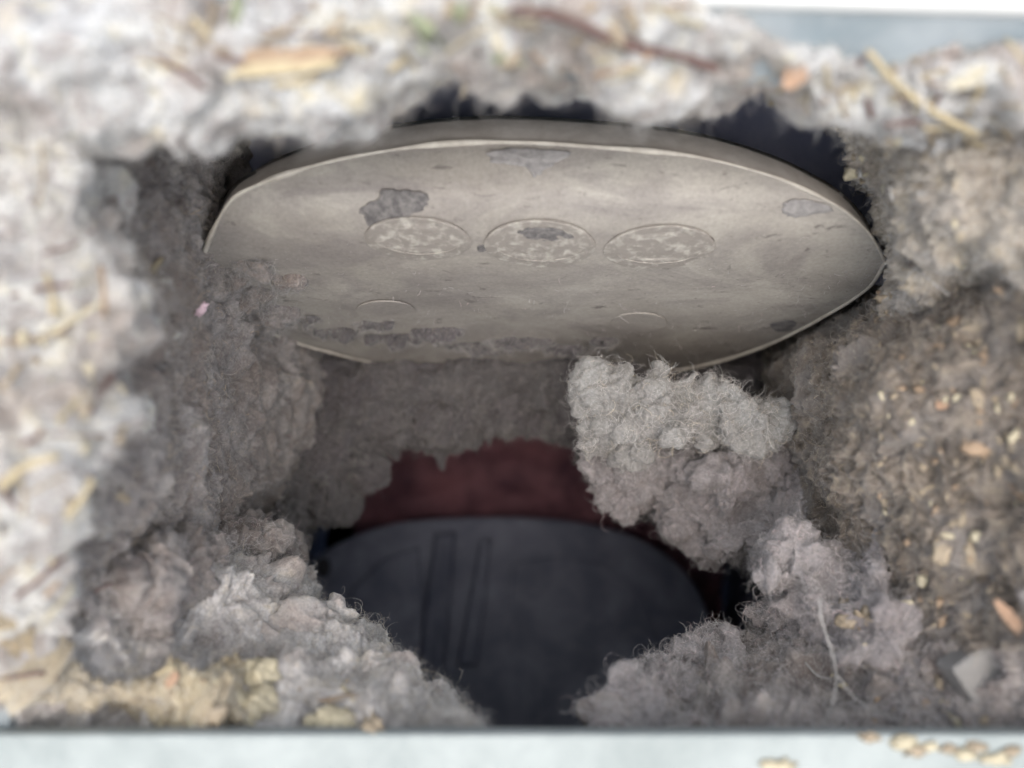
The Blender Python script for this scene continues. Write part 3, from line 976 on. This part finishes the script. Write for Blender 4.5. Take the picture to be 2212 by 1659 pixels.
def straw(name, pts, rad, m, label, cat='straw', group=None, flat=1.0, lift=0.0004, sag=0.0, seg=7, free=False):
    """stalk laid over the lint between picture points, following the lint's height at its ends"""
    q = []
    for t in pts:
        if len(t) == 3:
            q.append(np.array(P(*t)))
        else:
            l, n_ = surf(*t)
            q.append(np.array(l + n_ * lift))
    q = np.array(q)
    if len(q) > 2 and not free:
        # a stiff stalk rests on the high tufts: a straight chord carried over them, with a slight sag
        tl = np.linspace(0, 1, len(q))[:, None]
        line = q[0] + (q[-1] - q[0]) * tl
        over = min(0.0, float((q[:, 1] - line[:, 1]).min()) * 0.8)
        q[:, 1] = 0.25 * q[:, 1] + 0.75 * line[:, 1] + over
    n_ = max(12, 6 * len(q))
    c = catmull(q, n_) if len(q) > 2 else q[0] + (q[1] - q[0]) * np.linspace(0, 1, n_)[:, None]
    c = c + 0.25 * rad * np.stack([pnoise(c * 400 + 2), pnoise(c * 400 + 9), pnoise(c * 400 + 17)], -1)
    rr = rad * (1 + 0.3 * pnoise(c * 500 + 5))
    rr[0] *= 0.7
    rr[-1] *= 0.6
    v, f = tube(c, rr, seg)
    o = mesh_obj(name, v, f, m, None, c.mean(0))
    tag(o, label, cat, group)
    return o


def chip(name, px, py, lx, ly, rot, m, label, cat='chip', group=None, th=0.0006, tiltx=0.0, lift=0.0005, n_=9, jag=0.18):
    """flat splinter lying on the lint (lx, ly metres, rot in the picture plane)"""
    loc, nor = surf(px, py)
    bm = bmesh.new()
    rs = random.Random(px * 7 + py)
    ring = []
    for i in range(n_):
        a = 2 * math.pi * i / n_
        ca, sa = math.cos(a), math.sin(a)
        k = max(abs(ca), abs(sa)) ** 0.6
        j = 1 + rs.uniform(-jag, jag)
        ring.append((lx * ca / k * j, ly * sa / k * j))
    top = [bm.verts.new((x, -th / 2 + rs.uniform(-.2, .2) * th, z)) for x, z in ring]
    bot = [bm.verts.new((x * 0.96, th / 2, z * 0.96)) for x, z in ring]
    bm.faces.new(top[::-1])
    bm.faces.new(bot)
    for i in range(n_):
        j = (i + 1) % n_
        bm.faces.new((top[i], top[j], bot[j], bot[i]))
    bmesh.ops.recalc_face_normals(bm, faces=bm.faces[:])
    face = Vector((nor.x * 0.6, -1.0, nor.z * 0.6)).normalized()
    qt = Vector((0, -1, 0)).rotation_difference(face).to_matrix().to_4x4()
    c = loc + nor * lift
    bm.transform(Matrix.Translation(c) @ qt @ Matrix.Rotation(tiltx, 4, 'X') @ Matrix.Rotation(-rot, 4, 'Y'))
    o = bm_obj(name, bm, m, None, c, False)
    tag(o, label, cat, group)
    return o


# singled-out pieces
chip('wood_splinter', 590, 131, 0.0078, 0.0011, R(2), m_wood, 'long tan wood splinter lying flat in the top left lint', 'splinter', th=0.0009)
chip('wood_splinter', 610, 152, 0.0060, 0.0007, R(5), m_straw, 'yellowish wood splinter just under the long tan one', 'splinter', th=0.0007)
straw('twig', [(1100, 40), (1230, 60), (1350, 95), (1450, 130), (1535, 168)], 0.0005, m_twig, 'reddish-brown twig lying across the top lint', 'twig')
chip('orange_flake', 1722, 160, 0.0016, 0.0012, R(20), m_orange, 'bright orange flake in the top lint near the bare panel', 'flake', th=0.0005)
straw('straw', [(1845, 130), (1930, 185), (2010, 240), (2085, 300)], 0.00045, m_straw, 'long yellow straw slanting across the top right lint')
straw('straw', [(1970, 150), (1985, 200), (1990, 245)], 0.00045, m_white, 'short white stalk crossing behind the long yellow straw', 'stalk')
crumb('cream_crumb', 560, 1462, 0.0030, m_cream, 'rounded cream crumb standing on the lower left lint', asp=(.85, .9, 1.0), seed=4.0, wob=0.35, sub=4)
crumb('cream_crumb', 545, 1528, 0.0034, m_cream, 'large curled cream crumb at the lip under the rounded one', asp=(1.15, .8, .72), seed=14.0, wob=0.9, sub=4, rot=(0.2, 0.3, 0.1))
crumb('cream_crumb', 735, 1566, 0.0034, m_cream, 'lumpy tan crumb spilling over the front lip', asp=(1.1, .7, .75), seed=23.0, sub=4, rot=(0.1, 0.2, 0.2))
crumb('cream_crumb', 800, 1578, 0.0022, m_tan, 'small tan crumb on the lip beside the lumpy one', asp=(1.1, .7, .75), seed=29.0, sub=4)
crumb('cream_crumb', 470, 1540, 0.0014, m_tan, 'small tan crumb left of the large curled cream crumb', asp=(1, .8, 1), seed=31.0)
chip('wood_splinter', 742, 1516, 0.0036, 0.0006, R(5), m_wood, 'orange-brown wood splinter lying on the lower left lint', 'splinter', th=0.0008)
chip('orange_flake', 372, 1472, 0.0011, 0.0006, R(55), m_orange, 'small orange flake on the pale lint of the lower left', 'flake')
straw('straw', [(330, 1460), (360, 1447), (392, 1430)], 0.0003, m_straw, 'short yellow straw beside the small orange flake')
straw('straw', [(145, 1115), (175, 1070), (200, 1030)], 0.0004, m_straw, 'yellow straw leaning in the left lint bank')
straw('straw', [(0, 1050), (60, 1010), (130, 985)], 0.0005, m_straw, 'pale yellow straw at the left edge of the picture')
straw('straw', [(345, 560), (355, 600), (335, 635), (310, 670)], 0.0004, m_straw, 'curved pale straw on the inner face of the left bank')
crumb('pink_fluff', 432, 668, 0.0012, m_pink, 'tiny pink fluff on the left bank near the damper', 'fluff', asp=(1.4, .6, .8))
chip('orange_flake', 2040, 878, 0.0008, 0.0007, R(20), m_orange, 'small round orange flake high in the brown right bank', 'flake')
crumb('tan_pebble', 2107, 967, 0.0013, m_wood, 'oval orange-tan pebble in the right bank', 'pebble', asp=(1.5, .8, .8), rot=(0, 0.1, 0), wob=0.25)
chip('wood_splinter', 2205, 1072, 0.0028, 0.0007, R(-60), m_wood, 'tan wood splinter at the right edge of the picture', 'splinter')
chip('wood_splinter', 2195, 1345, 0.0034, 0.0008, R(-50), m_orange, 'orange splinter at the right edge above the grey block', 'splinter')
crumb('tan_pebble', 2032, 1190, 0.0018, m_tan, 'wedge of tan bark in the lower right bank', 'bark', asp=(1.2, .5, .8), seed=9.0)
crumb('pale_seed', 2112, 1160, 0.0009, m_cream, 'round pale yellow seed in the right bank', 'seed', asp=(1, .9, 1), wob=0.1)
crumb('pale_seed', 1993, 1254, 0.0010, m_cream, 'pale teardrop seed in a dark hollow of the right bank', 'seed', asp=(.8, .8, 1.2), wob=0.2, rot=(0, 0, 0))
crumb('tan_pebble', 1828, 1345, 0.0013, m_tan, 'tan crumb on the grey tuft right of the hole', 'crumb', asp=(1, .8, 1.2))
crumb('tan_pebble', 1870, 1320, 0.0010, m_tan, 'smaller tan crumb up right on the same grey tuft', 'crumb')
# grey plastic block in the lower right corner
loc, nor = surf(2150, 1455)
bm = rbox(-0.0036, 0.0036, -0.0016, 0.0030, -0.0056, 0.0056, 0.0006, 3)
bm.transform(Matrix.Translation(P(2130, 1480, loc.y + 0.0005)) @ Matrix.Rotation(R(-32), 4, 'Y') @ Matrix.Rotation(R(8), 4, 'Z'))
tag(bm_obj('plastic_block', bm, m_grey, None, P(2150, 1480, loc.y), False), 'smooth grey plastic block half buried in the lower right corner', 'block')
# threads
straw('thread', [(1770, 1290, .1335), (1775, 1340, .1325), (1800, 1420, .1315), (1806, 1480, .129), (1790, 1540, .126), (1765, 1590, .1225)], 0.00013, m_white, 'long white thread hanging down over the lower right lint', 'thread', free=True)
straw('thread', [(1806, 1455, .130), (1840, 1500, .128), (1880, 1530, .126), (1950, 1560, .1235)], 0.00011, m_white, 'pale thread branching down right from the long white thread', 'thread', free=True)
straw('thread', [(1740, 1430), (1765, 1460), (1800, 1470)], 0.00018, m_white, 'short thin thread left of the long white thread', 'thread')
straw('thread', [(1905, 520), (1960, 560), (1985, 600), (1980, 650)], 0.00014, m_white, 'wispy thread at the right end of the damper plate', 'thread')
straw('thread', [(1945, 620), (1965, 590), (1985, 575)], 0.00014, m_white, 'tiny stiff thread below the wispy one by the damper', 'thread')

# crumbs on the lip
for i, (px, py, s, mm) in enumerate(((1880, 1592, .0012, m_tan), (1950, 1604, .0016, m_cream), (1980, 1622, .0013, m_tan), (2010, 1612, .0011, m_cream), (2050, 1618, .0010, m_tan), (2085, 1630, .0014, m_cream), (2110, 1615, .0012, m_tan), (2150, 1640, .0016, m_cream), (2185, 1622, .0012, m_tan), (1690, 1655, .0016, m_cream), (1660, 1652, .0012, m_cream))):
    p = P(px, py, 0.1143)
    bm = bmesh.new()
    bmesh.ops.create_icosphere(bm, subdivisions=3, radius=1.0)
    d = np.array([x.co[:] for x in bm.verts])
    bm.verts.index_update()
    ff = [[q.index for q in fc.verts] for fc in bm.faces]
    bm.free()
    v = d * (1 + 0.9 * pnoise(d * 1.8 + i * 7.7) + 0.5 * pnoise(d * 4.3 + i))[:, None] * np.array((1.3, 0.45, 0.7)) * s * 0.75
    o = mesh_obj('lip_crumb', v + np.array(p), ff, mm, None, p)
    if px < 1800:
        tag(o, 'pale yellow crumb on the front lip at the bottom edge', 'crumb', 'crumbs on the front lip')
    else:
        tag(o, 'small tan crumb stuck on the right part of the front lip', 'crumb', 'crumbs on the front lip')

# scattered small bits
def scatter(count, box, size, mats, name, label, cat, group, asp=(1.2, .7, .8)):
    """bits fall in loose clusters, half of them flat flakes, half of them angular grains sunk in the fibres"""
    cen = [(random.uniform(box[0], box[1]), random.uniform(box[2], box[3])) for _ in range(max(3, count // 6))]
    for i in range(count):
        c = random.choice(cen)
        px = min(max(random.gauss(c[0], 55), box[0]), box[1])
        py = min(max(random.gauss(c[1], 55), box[2]), box[3])
        if bvh.ray_cast(Vector((0, 0, 0)), P(px, py, 1.0).normalized())[0] is None or surf(px, py)[0].y > 0.175:
            continue
        s = size[0] + (size[1] - size[0]) * random.random() ** 2
        m = random.choice(mats)
        if i % 2:
            chip(name, px, py, s * random.uniform(.8, 2.0), s * random.uniform(.3, .9), random.uniform(0, 3.1), m, label, cat, group, th=s * 0.35, tiltx=random.uniform(-.9, .9), lift=-s * 0.1, n_=random.randint(5, 8), jag=0.35)
        else:
            crumb(name, px, py, s, m, label, cat, group, asp=(asp[0] * random.uniform(.7, 1.6), asp[1] * random.uniform(.6, 1.2), asp[2] * random.uniform(.6, 1.3)), sub=2, wob=1.0, sink=0.5)


scatter(120, (1900, 2205, 480, 1300), (.0004, .0011), [m_tan, m_tan, m_wood, m_cream, m_dark], 'debris_crumb', 'tiny crumb caught in the brown lint of the right bank', 'crumb', 'crumbs in the right bank')
scatter(36, (1720, 2205, 1300, 1560), (.0004, .0010), [m_tan, m_cream, m_dark, m_wood], 'debris_crumb', 'tiny crumb in the lint pile right of the hole', 'crumb', 'crumbs in the right pile')
scatter(22, (1750, 2205, 160, 420), (.0005, .0012), [m_tan, m_cream, m_white, m_tan], 'debris_crumb', 'tiny crumb in the top right lint', 'crumb', 'crumbs in the top right lint')
scatter(30, (5, 260, 650, 1350), (.0005, .0012), [m_cream, m_tan, m_dark, m_cream], 'debris_crumb', 'tiny crumb in the left lint bank', 'crumb', 'crumbs in the left bank')
scatter(40, (380, 1480, 20, 190), (.0005, .0013), [m_cream, m_tan, m_green, m_dark, m_tan], 'debris_crumb', 'tiny crumb in the top lint', 'crumb', 'crumbs in the top lint')
scatter(18, (120, 950, 1470, 1570), (.0004, .0010), [m_cream, m_tan, m_wood], 'debris_crumb', 'tiny crumb in the lower left lint pile', 'crumb', 'crumbs in the left pile')
# short broken stalks in the top right lint
for i in range(60):
    px, py = random.uniform(1640, 2205), random.uniform(110, 330)
    a = random.uniform(0, 3.14)
    l = random.uniform(18, 42)
    if max(surf(px + t * math.cos(a), py + t * math.sin(a))[0].y for t in (-l, 0, l)) > 0.128:
        continue
    straw('stalk_bit', [(px - l * math.cos(a), py - l * math.sin(a)), (px + l * math.cos(a), py + l * math.sin(a))], random.uniform(.00015, .00035), random.choice([m_straw, m_white, m_tan, m_twig, m_tan]), 'short broken stalk in the top right lint', 'stalk', 'broken stalks in the top right lint')

for i in range(58):
    if i < 34:
        px, py, a, lab, gr = random.uniform(250, 1560), random.uniform(15, 185), random.gauss(0.1, 0.5), 'thin pale straw matted in the top lint', 'straws in the top lint'
    else:
        px, py, a, lab, gr = random.uniform(5, 240), random.uniform(380, 1480), random.gauss(-0.9, 0.5), 'thin pale straw matted in the left lint bank', 'straws in the left bank'
    l = random.uniform(20, 75)
    if max(surf(px + t * math.cos(a), py + t * math.sin(a))[0].y for t in (-l, 0, l)) > 0.128:
        continue
    straw('straw_bit', [(px - l * math.cos(a), py - l * math.sin(a)), (px, py), (px + l * math.cos(a), py + l * math.sin(a))], random.uniform(.00013, .00036), random.choice([m_straw, m_tan, m_cream, m_twig, m_wood]), lab, 'straw', gr, lift=0.0002)

for o in bpy.data.objects:
    if '_loc' in o:
        del o['_loc']
